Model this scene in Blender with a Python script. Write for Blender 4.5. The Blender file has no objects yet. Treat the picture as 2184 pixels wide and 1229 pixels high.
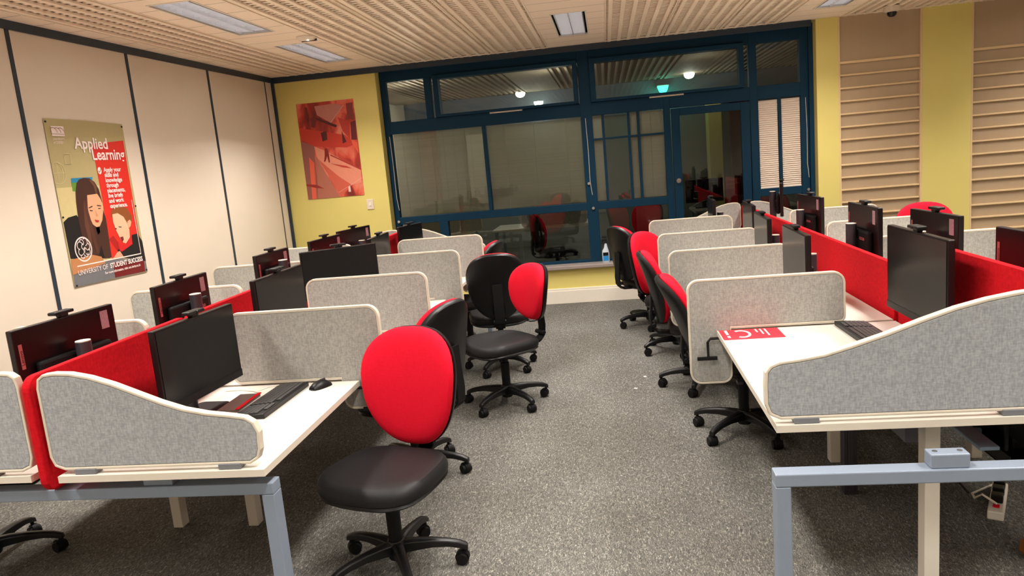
import bpy, bmesh, math, random
from mathutils import Vector, Matrix
random.seed(4)
PI = math.pi
C = bpy.context.scene
COL = C.collection

# ------------------------------------------------------------------ camera, world, exposure
cam_d = bpy.data.cameras.new('camera'); cam = bpy.data.objects.new('camera', cam_d); COL.objects.link(cam)
yaw, pitch, roll, FPX, CAMH = 0.136284666, -0.168600749, -0.0887633591, 1602.739, 1.67
fw = Vector((-math.sin(yaw)*math.cos(pitch), math.cos(yaw)*math.cos(pitch), math.sin(pitch)))
rt = Vector((math.cos(yaw), math.sin(yaw), 0)); up = rt.cross(fw)
r2 = math.cos(roll)*rt + math.sin(roll)*up; u2 = -math.sin(roll)*rt + math.cos(roll)*up
m = Matrix((r2, u2, -fw)).transposed().to_4x4(); m.translation = (0, 0, CAMH)
cam.matrix_world = m
cam_d.sensor_width = 36; cam_d.lens = FPX*36/2184; cam_d.clip_start = .05
C.camera = cam
w = bpy.data.worlds.new('world'); C.world = w; w.use_nodes = True
w.node_tree.nodes['Background'].inputs[0].default_value = (.05, .05, .06, 1)
w.node_tree.nodes['Background'].inputs[1].default_value = .3
C.view_settings.view_transform = 'Standard'; C.view_settings.look = 'None'
C.view_settings.gamma = 1; C.view_settings.exposure = 0.03
LAMP_W, LAMP_COL, LAMP_SPREAD = 35.0, (1.0, .935, .865), 114
LEAK_W = 8.5
TUBE_E = 6.5
ROOM_Z = 2.82

# ------------------------------------------------------------------ materials
def srgb(r, g, b):
    f = lambda c: c/12.92 if c <= .04045 else ((c+.055)/1.055)**2.4
    return (f(r/255), f(g/255), f(b/255), 1)
def newmat(name):
    m = bpy.data.materials.new(name); m.use_nodes = True
    return m, m.node_tree.nodes, m.node_tree.links, m.node_tree.nodes['Principled BSDF']
def mat(name, col, rough=.5, metal=0, emit=None, estr=1, noise=0, nscale=30, bump=0, bscale=200, stretch=(1, 1, 1), spec=.5):
    m, N, L, b = newmat(name)
    c = srgb(*col)
    b.inputs['Base Color'].default_value = c; b.inputs['Roughness'].default_value = rough
    b.inputs['Metallic'].default_value = metal; b.inputs['Specular IOR Level'].default_value = spec
    if emit:
        b.inputs['Emission Color'].default_value = srgb(*emit); b.inputs['Emission Strength'].default_value = estr
    tc = N.new('ShaderNodeTexCoord'); mp = N.new('ShaderNodeMapping'); mp.inputs['Scale'].default_value = stretch
    L.new(tc.outputs['Object'], mp.inputs[0])
    n = N.new('ShaderNodeTexNoise'); n.inputs['Scale'].default_value = nscale; n.inputs['Detail'].default_value = 4
    L.new(mp.outputs[0], n.inputs[0])
    mx = N.new('ShaderNodeMix'); mx.data_type = 'RGBA'
    k = max(noise, .03)
    mx.inputs[6].default_value = tuple(x*(1-k) for x in c[:3])+(1,); mx.inputs[7].default_value = tuple(min(1, x*(1+k)) for x in c[:3])+(1,)
    L.new(n.outputs[0], mx.inputs[0]); L.new(mx.outputs[2], b.inputs['Base Color'])
    if bump:
        n2 = N.new('ShaderNodeTexNoise'); n2.inputs['Scale'].default_value = bscale; L.new(mp.outputs[0], n2.inputs[0])
        bp = N.new('ShaderNodeBump'); bp.inputs['Strength'].default_value = bump; bp.inputs['Distance'].default_value = .002
        L.new(n2.outputs[0], bp.inputs['Height']); L.new(bp.outputs[0], b.inputs['Normal'])
    return m
def ramp(N, pts):
    r = N.new('ShaderNodeValToRGB')
    e = r.color_ramp.elements
    e[0].position, e[0].color = pts[0][0], srgb(*pts[0][1]); e[1].position, e[1].color = pts[-1][0], srgb(*pts[-1][1])
    for p, c in pts[1:-1]:
        k = e.new(p); k.color = srgb(*c)
    return r
def m_carpet():
    m, N, L, b = newmat('carpet')
    tc = N.new('ShaderNodeTexCoord'); mp = N.new('ShaderNodeMapping')
    mp.inputs['Scale'].default_value = (1, .32, 1); mp.inputs['Rotation'].default_value = (0, 0, .12)
    L.new(tc.outputs['Object'], mp.inputs[0])
    n = N.new('ShaderNodeTexNoise'); n.inputs['Scale'].default_value = 150; n.inputs['Detail'].default_value = 3; n.inputs['Roughness'].default_value = .7
    n.inputs['Distortion'].default_value = 1.5
    L.new(mp.outputs[0], n.inputs[0])
    r = ramp(N, [(.30, (60, 59, 57)), (.45, (90, 89, 85)), (.56, (112, 110, 105)), (.70, (182, 179, 170))])
    L.new(n.outputs[0], r.inputs[0])
    big = N.new('ShaderNodeTexNoise'); big.inputs['Scale'].default_value = 1.3; big.inputs['Detail'].default_value = 4
    L.new(tc.outputs['Object'], big.inputs[0])
    r2_ = ramp(N, [(.3, (225, 222, 218)), (.7, (255, 255, 255))]); L.new(big.outputs[0], r2_.inputs[0])
    mx = N.new('ShaderNodeMix'); mx.data_type = 'RGBA'; mx.blend_type = 'MULTIPLY'; mx.inputs[0].default_value = 1
    L.new(r.outputs[0], mx.inputs[6]); L.new(r2_.outputs[0], mx.inputs[7]); L.new(mx.outputs[2], b.inputs['Base Color'])
    b.inputs['Roughness'].default_value = 1; b.inputs['Specular IOR Level'].default_value = .1
    bp = N.new('ShaderNodeBump'); bp.inputs['Strength'].default_value = .45; bp.inputs['Distance'].default_value = .006
    L.new(n.outputs[0], bp.inputs['Height']); L.new(bp.outputs[0], b.inputs['Normal'])
    return m
def m_fabric(name, lo, hi, sc=90, rough=.95, red=False):
    m, N, L, b = newmat(name)
    tc = N.new('ShaderNodeTexCoord')
    outs = []
    for st in ((1, 1, .3), (.3, .3, 1)):
        mp = N.new('ShaderNodeMapping'); mp.inputs['Scale'].default_value = st; L.new(tc.outputs['Object'], mp.inputs[0])
        n = N.new('ShaderNodeTexNoise'); n.inputs['Scale'].default_value = sc; n.inputs['Detail'].default_value = 3; L.new(mp.outputs[0], n.inputs[0])
        outs.append(n)
    ad = N.new('ShaderNodeMath'); ad.operation = 'MULTIPLY_ADD'; ad.inputs[1].default_value = .55; L.new(outs[0].outputs[0], ad.inputs[0])
    ml = N.new('ShaderNodeMath'); ml.operation = 'MULTIPLY'; ml.inputs[1].default_value = .45; L.new(outs[1].outputs[0], ml.inputs[0])
    L.new(ml.outputs[0], ad.inputs[2])
    r = ramp(N, [(.36, lo), (.64, hi)]); L.new(ad.outputs[0], r.inputs[0]); L.new(r.outputs[0], b.inputs['Base Color'])
    b.inputs['Roughness'].default_value = rough; b.inputs['Specular IOR Level'].default_value = .15
    bp = N.new('ShaderNodeBump'); bp.inputs['Strength'].default_value = .35; bp.inputs['Distance'].default_value = .002
    L.new(ad.outputs[0], bp.inputs['Height']); L.new(bp.outputs[0], b.inputs['Normal'])
    return m
def m_tiles(name, col, pitch=.3):
    m, N, L, b = newmat(name)
    tc = N.new('ShaderNodeTexCoord'); s = N.new('ShaderNodeSeparateXYZ'); L.new(tc.outputs['Object'], s.inputs[0])
    d = N.new('ShaderNodeMath'); d.operation = 'DIVIDE'; d.inputs[1].default_value = pitch; L.new(s.outputs[1], d.inputs[0])
    fr = N.new('ShaderNodeMath'); fr.operation = 'FRACT'; L.new(d.outputs[0], fr.inputs[0])
    lt = N.new('ShaderNodeMath'); lt.operation = 'LESS_THAN'; lt.inputs[1].default_value = .03; L.new(fr.outputs[0], lt.inputs[0])
    mx = N.new('ShaderNodeMix'); mx.data_type = 'RGBA'; mx.inputs[6].default_value = srgb(*col); mx.inputs[7].default_value = srgb(*[int(c*.68) for c in col])
    L.new(lt.outputs[0], mx.inputs[0]); L.new(mx.outputs[2], b.inputs['Base Color']); b.inputs['Roughness'].default_value = .6
    return m
def m_glass(name, tint=(.86, .92, .9), refl=1.0):
    m, N, L, b = newmat(name); N.remove(b)
    out = N['Material Output']
    t = N.new('ShaderNodeBsdfTransparent'); t.inputs[0].default_value = tint+(1,)
    g = N.new('ShaderNodeBsdfGlossy'); g.inputs['Roughness'].default_value = .015
    f = N.new('ShaderNodeFresnel'); f.inputs[0].default_value = 1.52
    ml = N.new('ShaderNodeMath'); ml.operation = 'MULTIPLY'; ml.inputs[1].default_value = refl; L.new(f.outputs[0], ml.inputs[0])
    mx = N.new('ShaderNodeMixShader'); L.new(ml.outputs[0], mx.inputs[0]); L.new(t.outputs[0], mx.inputs[1]); L.new(g.outputs[0], mx.inputs[2])
    L.new(mx.outputs[0], out.inputs[0]); return m
def m_blind(name, col, opacity, pitch=.018):
    m, N, L, b = newmat(name); out = N['Material Output']
    b.inputs['Base Color'].default_value = srgb(*col); b.inputs['Roughness'].default_value = .8
    t = N.new('ShaderNodeBsdfTransparent')
    tc = N.new('ShaderNodeTexCoord'); mp = N.new('ShaderNodeMapping'); mp.inputs['Scale'].default_value = (.3, .3, 60); L.new(tc.outputs['Object'], mp.inputs[0])
    n = N.new('ShaderNodeTexNoise'); n.inputs['Scale'].default_value = 1; L.new(mp.outputs[0], n.inputs[0])
    ad = N.new('ShaderNodeMath'); ad.operation = 'MULTIPLY_ADD'; ad.inputs[1].default_value = .16; ad.inputs[2].default_value = opacity-.08; L.new(n.outputs[0], ad.inputs[0])
    mx = N.new('ShaderNodeMixShader'); L.new(ad.outputs[0], mx.inputs[0]); L.new(t.outputs[0], mx.inputs[1]); L.new(b.outputs[0], mx.inputs[2])
    L.new(mx.outputs[0], out.inputs[0]); return m
def m_redart():
    m, N, L, b = newmat('red_print')
    tc = N.new('ShaderNodeTexCoord'); mp = N.new('ShaderNodeMapping'); mp.inputs['Scale'].default_value = (3.2, 3, 1.6); mp.inputs['Rotation'].default_value = (0, .5, 0)
    L.new(tc.outputs['Object'], mp.inputs[0])
    n = N.new('ShaderNodeTexNoise'); n.inputs['Scale'].default_value = 1.7; n.inputs['Detail'].default_value = 5; n.inputs['Distortion'].default_value = .8
    L.new(mp.outputs[0], n.inputs[0])
    r = ramp(N, [(.3, (90, 26, 22)), (.45, (168, 44, 34)), (.55, (214, 84, 62)), (.7, (226, 130, 104))]); L.new(n.outputs[0], r.inputs[0])
    L.new(r.outputs[0], b.inputs['Base Color']); b.inputs['Roughness'].default_value = .45
    return m

M = dict(
    carpet=m_carpet(),
    cream=mat('cream_partition', (226, 213, 195), .55, noise=.04, nscale=3, bump=.1, bscale=300),
    yellow=mat('yellow_paint', (220, 204, 118), .6, noise=.03, nscale=4, bump=.15, bscale=400),
    trimdark=mat('dark_blue_trim', (34, 48, 62), .4),
    blue=mat('teal_blue_frame', (5, 48, 71), .6, noise=.08, nscale=6, spec=.2),
    white=mat('white_paint', (232, 224, 210), .45),
    sill=mat('sill_grey', (150, 138, 132), .35),
    ceil=m_tiles('ceiling_tile', (250, 230, 208)),
    rib=mat('ceiling_rib', (250, 232, 208), .5),
    gridback=mat('ceiling_void', (104, 82, 66), .8),
    panelwall=mat('slatted_blind_cloth', (178, 154, 124), .8, noise=.05, nscale=2, bump=.3, bscale=160, stretch=(6, 1, .2)),
    panelrib=mat('slatted_blind_rib', (222, 192, 146), .55),
    desk=mat('white_laminate', (212, 208, 197), .35, noise=.02, nscale=6),
    deskedge=mat('desk_edge', (210, 202, 186), .45),
    silver=mat('silver_metal', (132, 144, 160), .4, metal=.15, noise=.04),
    whitemetal=mat('white_metal', (214, 206, 192), .4),
    grey=m_fabric('grey_melange_fabric', (146, 145, 140), (176, 174, 167), 190),
    greyblue=m_fabric('blue_grey_melange_fabric', (138, 141, 144), (168, 171, 172), 190),
    piping=mat('beige_edging', (206, 196, 178), .7),
    redscreen=m_fabric('red_screen_fabric', (176, 10, 22), (200, 18, 30), 120),
    redseat=m_fabric('red_upholstery', (212, 15, 40), (219, 18, 45), 140, .85),
    vinyl=mat('black_vinyl', (21, 20, 21), .55, spec=.3, noise=.1, bump=.15, bscale=250),
    blackp=mat('black_plastic', (17, 16, 17), .4, noise=.1, spec=.35),
    blackm=mat('black_matt_plastic', (10, 9, 10), .6, noise=.1, spec=.25),
    monitor=mat('monitor_case', (20, 9, 11), .35, noise=.1, spec=.35),
    screen=mat('dark_screen_glass', (15, 15, 16), .25, spec=.4),
    chrome=mat('chrome', (200, 200, 200), .15, metal=1),
    sticker=mat('sticker', (170, 130, 140), .6, noise=.4, nscale=120),
    badge=mat('red_badge', (176, 92, 92), .5),
    columncol=mat('stand_grey', (52, 48, 54), .4),
    capcol=mat('stand_cap', (206, 196, 180), .5),
    reflector=mat('lamp_reflector', (210, 210, 212), .3, metal=.4),
    louvre=mat('lamp_louvre', (214, 216, 222), .3, metal=.4),
    tube=mat('lamp_tube', (255, 250, 240), .5, emit=(250, 246, 248), estr=TUBE_E),
    glass=m_glass('window_glass', (.80, .85, .83), 1.0),
    glassd=m_glass('door_glass', (.6, .64, .62), 1.1),
    blind_sheer=m_blind('sheer_venetian', (240, 226, 204), .44),
    blind_dense=m_blind('dense_venetian', (250, 236, 220), .84),
    pleat=mat('pleated_blind', (228, 214, 200), .7),
    cord=mat('cord', (214, 204, 188), .6),
    redart=m_redart(),
    bottle=mat('bottle_white', (205, 214, 222), .3),
    label_blue=mat('label_blue', (40, 140, 210), .4),
    greywall=mat('far_grey_wall', (120, 122, 118), .7),
    greybulk=mat('far_bulkhead', (96, 108, 122), .7),
    farceil_dim=mat('far_ceiling_dimmed', (128, 116, 98), .7),  # ceiling rib colour darkened, the far room's dimness is painted in
    farred=mat('far_red_wall', (110, 8, 12), .7),
    lampwhite=mat('lamp_dome_lit', (255, 250, 235), .4, emit=(255, 250, 225), estr=14),
    lampgreen=mat('lamp_green_lit', (60, 230, 180), .4, emit=(60, 240, 185), estr=5),
    cctv=mat('camera_white', (226, 210, 190), .4),
    paperred=mat('red_card', (214, 40, 58), .5),
    paperwhite=mat('white_print', (244, 226, 220), .6),
    keyp=mat('key_plastic', (58, 56, 56), .45),
    notebook=mat('brown_leatherette', (96, 76, 70), .45, noise=.1),
    clampgrey=mat('clamp_grey', (112, 114, 118), .5),
    badgetext=mat('badge_text', (70, 22, 28), .5),
    orange=mat('orange_cloth', (130, 74, 14), .8),
    traycol=mat('cable_tray_blue_grey', (120, 138, 156), .4),
)
def flat(name, col): 
    if name not in M: M[name] = mat(name, col, .5, noise=.05)
    return M[name]

# ------------------------------------------------------------------ mesh builders
class MB:
    def __init__(s): s.bm = bmesh.new()
    def box(s, x0, x1, y0, y1, z0, z1, T=None):
        vs = [s.bm.verts.new((x, y, z)) for x in (x0, x1) for y in (y0, y1) for z in (z0, z1)]
        if T: 
            for v in vs: v.co = T @ v.co
        for f in ((0, 1, 3, 2), (4, 6, 7, 5), (0, 4, 5, 1), (2, 3, 7, 6), (0, 2, 6, 4), (1, 5, 7, 3)): s.bm.faces.new([vs[i] for i in f])
        return s
    def cyl(s, a, b, r0, r1=None, n=16, cap=True):
        r1 = r0 if r1 is None else r1; a = Vector(a); b = Vector(b); d = (b-a).normalized()
        x = d.orthogonal().normalized(); y = d.cross(x)
        A = [s.bm.verts.new(a+r0*(math.cos(t)*x+math.sin(t)*y)) for t in [2*PI*i/n for i in range(n)]]
        B = [s.bm.verts.new(b+r1*(math.cos(t)*x+math.sin(t)*y)) for t in [2*PI*i/n for i in range(n)]]
        for i in range(n): s.bm.faces.new((A[i], A[(i+1) % n], B[(i+1) % n], B[i]))
        if cap: s.bm.faces.new(A[::-1]); s.bm.faces.new(B)
        return s
    def lathe(s, prof, cx=0, cy=0, n=24):
        R = []
        for r, z in prof:
            R.append([s.bm.verts.new((cx+max(r, 1e-4)*math.cos(2*PI*i/n), cy+max(r, 1e-4)*math.sin(2*PI*i/n), z)) for i in range(n)])
        for a, b in zip(R, R[1:]):
            for i in range(n): s.bm.faces.new((a[i], a[(i+1) % n], b[(i+1) % n], b[i]))
        s.bm.faces.new(R[0][::-1]); s.bm.faces.new(R[-1]); return s
    def loft(s, secs, cap=True):
        R = [[s.bm.verts.new(p) for p in sec] for sec in secs]; n = len(R[0])
        for a, b in zip(R, R[1:]):
            for i in range(n): s.bm.faces.new((a[i], a[(i+1) % n], b[(i+1) % n], b[i]))
        if cap: s.bm.faces.new(R[0][::-1]); s.bm.faces.new(R[-1])
        return s
    def tube(s, pts, r, n=8):
        pts = [Vector(p) for p in pts]; secs = []
        for i, p in enumerate(pts):
            d = (pts[min(i+1, len(pts)-1)]-pts[max(i-1, 0)]).normalized()
            x = d.cross(Vector((0, 0, 1))); x = x.normalized() if x.length > 1e-3 else Vector((1, 0, 0)); y = d.cross(x)
            secs.append([p+r*(math.cos(2*PI*k/n)*x+math.sin(2*PI*k/n)*y) for k in range(n)])
        return s.loft(secs)
    def prism(s, poly, y0, y1, axis='y'):
        f = {'y': lambda u, v, d: (u, d, v), 'z': lambda u, v, d: (u, v, d), 'x': lambda u, v, d: (d, u, v)}[axis]
        A = [s.bm.verts.new(f(u, v, y0)) for u, v in poly]; B = [s.bm.verts.new(f(u, v, y1)) for u, v in poly]; n = len(poly)
        for i in range(n): s.bm.faces.new((A[i], A[(i+1) % n], B[(i+1) % n], B[i]))
        s.bm.faces.new(A[::-1]); s.bm.faces.new(B); return s
    def ring(s, po, pi, y0, y1):
        n = len(po)
        V = [[s.bm.verts.new((u, d, v)) for u, v in p] for p, d in ((po, y0), (po, y1), (pi, y1), (pi, y0))]
        for k in range(4):
            a, b = V[k], V[(k+1) % 4]
            for i in range(n): s.bm.faces.new((a[i], a[(i+1) % n], b[(i+1) % n], b[i]))
        return s
    def obj(s, name, mt, parent=None, smooth=False, bevel=0, loc=None, rot=None, seg=2, cat=None, **kw):
        bmesh.ops.recalc_face_normals(s.bm, faces=s.bm.faces)
        me = bpy.data.meshes.new(name); s.bm.to_mesh(me); s.bm.free()
        me.materials.append(M[mt] if isinstance(mt, str) else mt)
        if smooth:
            for p in me.polygons: p.use_smooth = True
        o = bpy.data.objects.new(name, me); COL.objects.link(o); o.parent = parent
        if loc: o.location = loc
        if rot: o.rotation_euler = rot
        if bevel:
            b = o.modifiers.new('bevel', 'BEVEL'); b.width = bevel; b.segments = seg; b.limit_method = 'ANGLE'; b.angle_limit = math.radians(40)
        if smooth:
            try:
                me.set_sharp_from_angle(angle=math.radians(38))
            except Exception: pass
        if cat: o['category'] = cat
        for k, v in kw.items(): o[k] = v
        return o
def thing(name, label=None, cat=None, loc=(0, 0, 0), rz=0, group=None, kind=None):
    o = bpy.data.objects.new(name, None); COL.objects.link(o); o.location = loc; o.rotation_euler = (0, 0, rz)
    o.empty_display_size = .1
    tag(o, label, cat, group, kind); return o
def tag(o, label=None, cat=None, group=None, kind=None):
    if label: o['label'] = label
    if cat: o['category'] = cat
    if group: o['group'] = group
    if kind: o['kind'] = kind
    return o
def dup(root, loc, rz, label, group=None):
    r = root.copy(); COL.objects.link(r); r.location = loc; r.rotation_euler = (0, 0, rz); r['label'] = label
    if group: r['group'] = group
    for ch in list(root.children):
        c = ch.copy(); COL.objects.link(c); c.parent = r
        for g in list(ch.children):
            d = g.copy(); COL.objects.link(d); d.parent = c
    return r
def struct(mb, name, mt, parent=None, **kw):
    o = mb.obj(name, mt, parent, **kw)
    if parent is None: o['kind'] = 'structure'
    return o
def rrect(x0, x1, z0, z1, r, n=6):
    rs = r if isinstance(r, (tuple, list)) else (r,)*4      # order: br, tr, tl, bl
    P = []
    for (cx, cz, a, rr) in ((x1-rs[0], z0+rs[0], -90, rs[0]), (x1-rs[1], z1-rs[1], 0, rs[1]), (x0+rs[2], z1-rs[2], 90, rs[2]), (x0+rs[3], z0+rs[3], 180, rs[3])):
        for i in range(n+1):
            t = math.radians(a+90*i/n); P.append((cx+rr*math.cos(t), cz+rr*math.sin(t)))
    return P
def inset(poly, d):
    n = len(poly); out = []
    for i in range(n):
        a, b, c = [Vector(poly[(i+k) % n]) for k in (-1, 0, 1)]
        t = (c-a); t = t.normalized() if t.length > 1e-9 else Vector((1, 0)); out.append(tuple(b+Vector((-t.y, t.x))*d))
    return out

def text(s, size, loc, rot, mt, parent, name='lettering', bold=0, ax='LEFT', sx=1):
    c = bpy.data.curves.new(name, 'FONT'); c.body = s; c.size = size; c.offset = bold; c.align_x = ax; c.resolution_u = 3
    c.materials.append(M[mt] if isinstance(mt, str) else mt)
    o = bpy.data.objects.new(name, c); COL.objects.link(o)
    bpy.context.view_layer.update()
    me = bpy.data.meshes.new_from_object(o.evaluated_get(bpy.context.evaluated_depsgraph_get())); bpy.data.objects.remove(o)
    o = bpy.data.objects.new(name, me); COL.objects.link(o)
    if not me.materials: me.materials.append(M[mt])
    o.parent = parent; o.location = loc; o.rotation_euler = rot; o.scale = (sx, 1, 1)
    return o

# ------------------------------------------------------------------ room shell
WX, WY, RX, BY = -3.706, 8.45, 6.7, -4.0
FARY = 14.3
struct(MB().box(WX-.1, RX+.1, BY-.1, FARY+.1, -.1, 0), 'floor', 'carpet')
struct(MB().box(WX-.1, WX, BY, WY, 0, 2.95), 'wall_left', 'cream')
struct(MB().box(RX, RX+.1, BY-.1, FARY, 0, 2.95), 'wall_right', 'cream')
struct(MB().box(WX-.1, RX, BY-.1, BY, 0, 2.95), 'wall_back', 'cream')
# left wall joints and top rail
t = MB()
t.box(WX, WX+.012, BY, WY, 2.762, ROOM_Z)
struct(t, 'trim_1', 'trimdark')
k = 2
for y in (-3.9, -2.7, -1.47, -.24, .98, 2.19, 3.37, 4.557, 5.772, 7.02):
    struct(MB().box(WX, WX+.006, y-.016, y+.016, 0, 2.762), 'trim_%d' % k, 'trimdark'); k += 1
struct(MB().box(WX, WX+.005, 8.25, 8.266, 0, 2.762), 'trim_%d' % k, 'trimdark'); k += 1
struct(MB().box(WX, WX+.03, WY-.03, WY-.001, 0, 2.762), 'trim_%d' % k, 'trimdark'); k += 1
struct(MB().box(WX+.012, 2.19, WY-.018, WY, 2.756, ROOM_Z), 'trim_%d' % k, 'trimdark'); k += 1
# window wall: yellow piers, apron
f = MB()
f.box(WX-.1, -2.49, WY, WY+.3, 0, 2.95)
f.box(-2.49, .70, WY, WY+.3, 0, .395)
f.box(1.64, 2.235, WY, WY+.3, 0, .395)
struct(f, 'wall_front', 'yellow')
g = MB(); g.box(2.235, 2.452, WY-.02, WY+.3, 0, 2.95); struct(g, 'wall_pier', 'yellow')
g = MB(); g.box(3.275, 3.745, WY-.02, WY+.3, 0, 2.95); struct(g, 'wall_pier.001', 'yellow')
g = MB(); g.box(4.6, RX, WY-.02, WY+.3, 0, 2.95); struct(g, 'wall_pier.002', 'yellow')
struct(MB().box(-2.49, .70, WY-.05, WY+.17, .395, .435), 'trim_sill', 'sill', bevel=.006)
struct(MB().box(WX+.01, .70, WY-.022, WY, 0, .15).box(WX+.01, .70, WY-.014, WY, .15, .175), 'baseboard_front', 'white', bevel=.004)
struct(MB().box(1.64, 2.23, WY-.022, WY, 0, .15), 'baseboard_right', 'white', bevel=.004)
struct(MB().box(-2.49, -2.44, WY+.17, WY+.25, .4, 2.8).box(2.19, 2.235, WY+.1, WY+.25, 0, 2.8), 'trim_jamb', 'blue')

# slatted blinds between the right piers
for (x0, x1, top, lab) in ((2.452, 3.275, 2.37, 'left'), (3.745, 4.6, 2.37, 'right')):
    p = thing('wall_blind', 'ribbed beige wall-height blind %s' % ('between the two yellow piers' if lab == 'left' else 'at the right edge of the picture'), 'blind', ((x0+x1)/2, WY, 0))
    hw = (x1-x0)/2
    a = MB()
    zs = [top-.132*i for i in range(19)]
    a.box(-hw+.012, hw-.012, .0, .02, top, ROOM_Z)
    for z in zs: 
        if z > .01: a.box(-hw+.02, hw-.02, .012, .03, max(z-.132, 0), z)
    a.obj('blind_cloth', 'panelwall', p)
    r = MB()
    for i, z in enumerate(zs):
        if z > .01: r.box(-hw+.02, hw-.02, -.012, .014, z-(.018 if i else .026), z)
    r.obj('rib', 'panelrib', p, bevel=.004, kind='stuff')
    MB().box(-hw, -hw+.02, -.02, .03, 0, ROOM_Z).box(hw-.02, hw, -.02, .03, 0, ROOM_Z).obj('side_channel', 'panelrib', p, bevel=.003)
struct(MB().box(2.452, 4.6, WY+.03, WY+.3, 0, 2.95), 'wall_recess', 'cream')

# ------------------------------------------------------------------ ceiling
LX = [-2.64, -.23, 2.18, 4.59]
LY = [7.12, 5.26, 3.40, 1.54, -.32, -2.18]
MODS = .603
c = MB()
bands = []
for xc in LX:
    x0, x1 = xc-.302, xc+.302
    bands.append((x0, x1))
    c.box(x0, xc-.15, BY, WY, ROOM_Z, 2.93).box(xc+.15, x1, BY, WY, ROOM_Z, 2.93)
    ys = [BY]+[v for y in sorted(LY) for v in (y-.62, y+.62)]+[WY]
    for a, b in zip(ys[::2], ys[1::2]): c.box(xc-.15, xc+.15, a, b, ROOM_Z, 2.93)
c.box(WX, -3.54, BY, WY, ROOM_Z, 2.93); c.box(6.69, RX, BY, WY, ROOM_Z, 2.93)
struct(c, 'ceiling', 'ceil')
struct(MB().box(WX, RX, BY, WY, 3.0, 3.05), 'ceiling.001', 'gridback')
g = MB()
spans = [(-3.54, -2.942), (-2.338, -.532), (.072, 1.878), (2.482, 4.288), (4.892, 6.69)]
for x0, x1 in spans:
    n = max(1, round((x1-x0)/MODS)); wmod = (x1-x0)/n
    for i in range(n):
        a = x0+i*wmod
        g.box(a+.002, a+.012, BY, WY, ROOM_Z-.002, ROOM_Z+.014).box(a+wmod-.012, a+wmod-.002, BY, WY, ROOM_Z-.002, ROOM_Z+.014)
        for j in range(6):
            xx = a+wmod*(j+.5)/6+.0
            g.box(xx-.017, xx+.017, BY, WY, ROOM_Z-.004, ROOM_Z+.010)
    g.box(x0, x1, WY-.06, WY, ROOM_Z-.001, ROOM_Z+.01)
    y = BY
    while y < WY-.06:
        g.box(x0, x1, y, y+.034, ROOM_Z+.012, ROOM_Z+.026); y += .066
struct(g, 'ceiling.002', 'rib')
c = MB()
for x0, x1 in spans: c.box(x0, x1, BY, WY, ROOM_Z+.06, ROOM_Z+.07)
struct(c, 'ceiling.003', 'gridback')

def make_light(loc, label):
    t = thing('ceiling_light', label, 'ceiling light', loc, 0, 'recessed ceiling lights')
    hx, hy = .146, .616
    a = MB()
    for s in (-1, 1):
        a.box(s*hx-.006, s*hx+.006, -hy, hy, -.004, .012); a.box(-hx, hx, s*hy-.006, s*hy+.006, -.004, .012)
    a.obj('frame', 'white', t)
    MB().box(-hx, hx, -hy, hy, .098, .10).box(-hx, -hx+.003, -hy, hy, .012, .098).box(hx-.003, hx, -hy, hy, .012, .098).box(-hx, hx, -hy, -hy+.003, .012, .098).box(-hx, hx, hy-.003, hy, .012, .098).obj('housing', 'blackm', t)
    ix, iy = .118, hy-.012
    a = MB()
    for c in (-1, 1):
        xs = [(.004, .006), (.010, .04), (.024, .066), (.045, .080), (.059, .084), (.073, .080), (.096, .066), (.108, .04), (.114, .006)]
        a.loft([[(c*u, y, z) for u, z in xs]+[(c*u, y, z+.003) for u, z in xs[::-1]] for y in (-iy, iy)])
    a.box(-ix, ix, iy-.004, iy, .002, .084).box(-ix, ix, -iy, -iy+.004, .002, .084)
    a.obj('reflector', 'reflector', t)
    a = MB()
    for c in (-ix, 0, ix): a.loft([[(c-.003, y, .0), (c+.003, y, .0), (c+.005, y, .05), (c-.005, y, .05)] for y in (-iy, iy)])
    y = -iy+.05
    while y < iy-.02:
        a.loft([[(x, y-.002, .010), (x, y+.002, .010), (x, y+.009, .045), (x, y-.009, .045)] for x in (-ix, ix)]); y += .075
    a.obj('louvre', 'louvre', t)
    for s in (-1, 1):
        MB().cyl((s*.059, -hy+.03, .066), (s*.059, hy-.03, .066), .008, n=10).obj('tube', 'tube', t)
    ld = bpy.data.lights.new('light_source', 'AREA'); ld.shape = 'RECTANGLE'; ld.size = .27; ld.size_y = 1.18
    ld.energy = LAMP_W; ld.color = LAMP_COL; ld.spread = math.radians(LAMP_SPREAD)
    lo = bpy.data.objects.new('light_source', ld); COL.objects.link(lo); lo.parent = t; lo.location = (0, 0, -.012)
    l2 = ld.copy(); l2.energy = LEAK_W; l2.spread = math.radians(168)
    lo = bpy.data.objects.new('light_source', l2); COL.objects.link(lo); lo.parent = t; lo.location = (0, 0, -.012)
    return t
lightlab = {(0, 1): 'long recessed louvred ceiling light at top left, nearest the camera', (0, 0): 'recessed louvred ceiling light beside the round sensor, near the yellow wall',
            (1, 0): 'small-looking louvred ceiling light above the middle of the dark windows', (2, 0): 'louvred ceiling light cut by the top edge, near the security camera'}
lx = [(i, j) for i in range(4) for j in range(6)]
ordn0 = ('leftmost', 'middle', 'right-hand', 'rightmost'); ordn1 = ('window', 'second', 'third', 'fourth', 'fifth', 'sixth')
L0 = make_light((LX[0], LY[0], ROOM_Z), lightlab[(0, 0)])
for i, j in lx[1:]:
    o = dup(L0, (LX[i], LY[j], ROOM_Z), 0, lightlab.get((i, j), 'louvred ceiling light outside the picture, %s line, %s row' % (ordn0[i], ordn1[j])))
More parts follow.
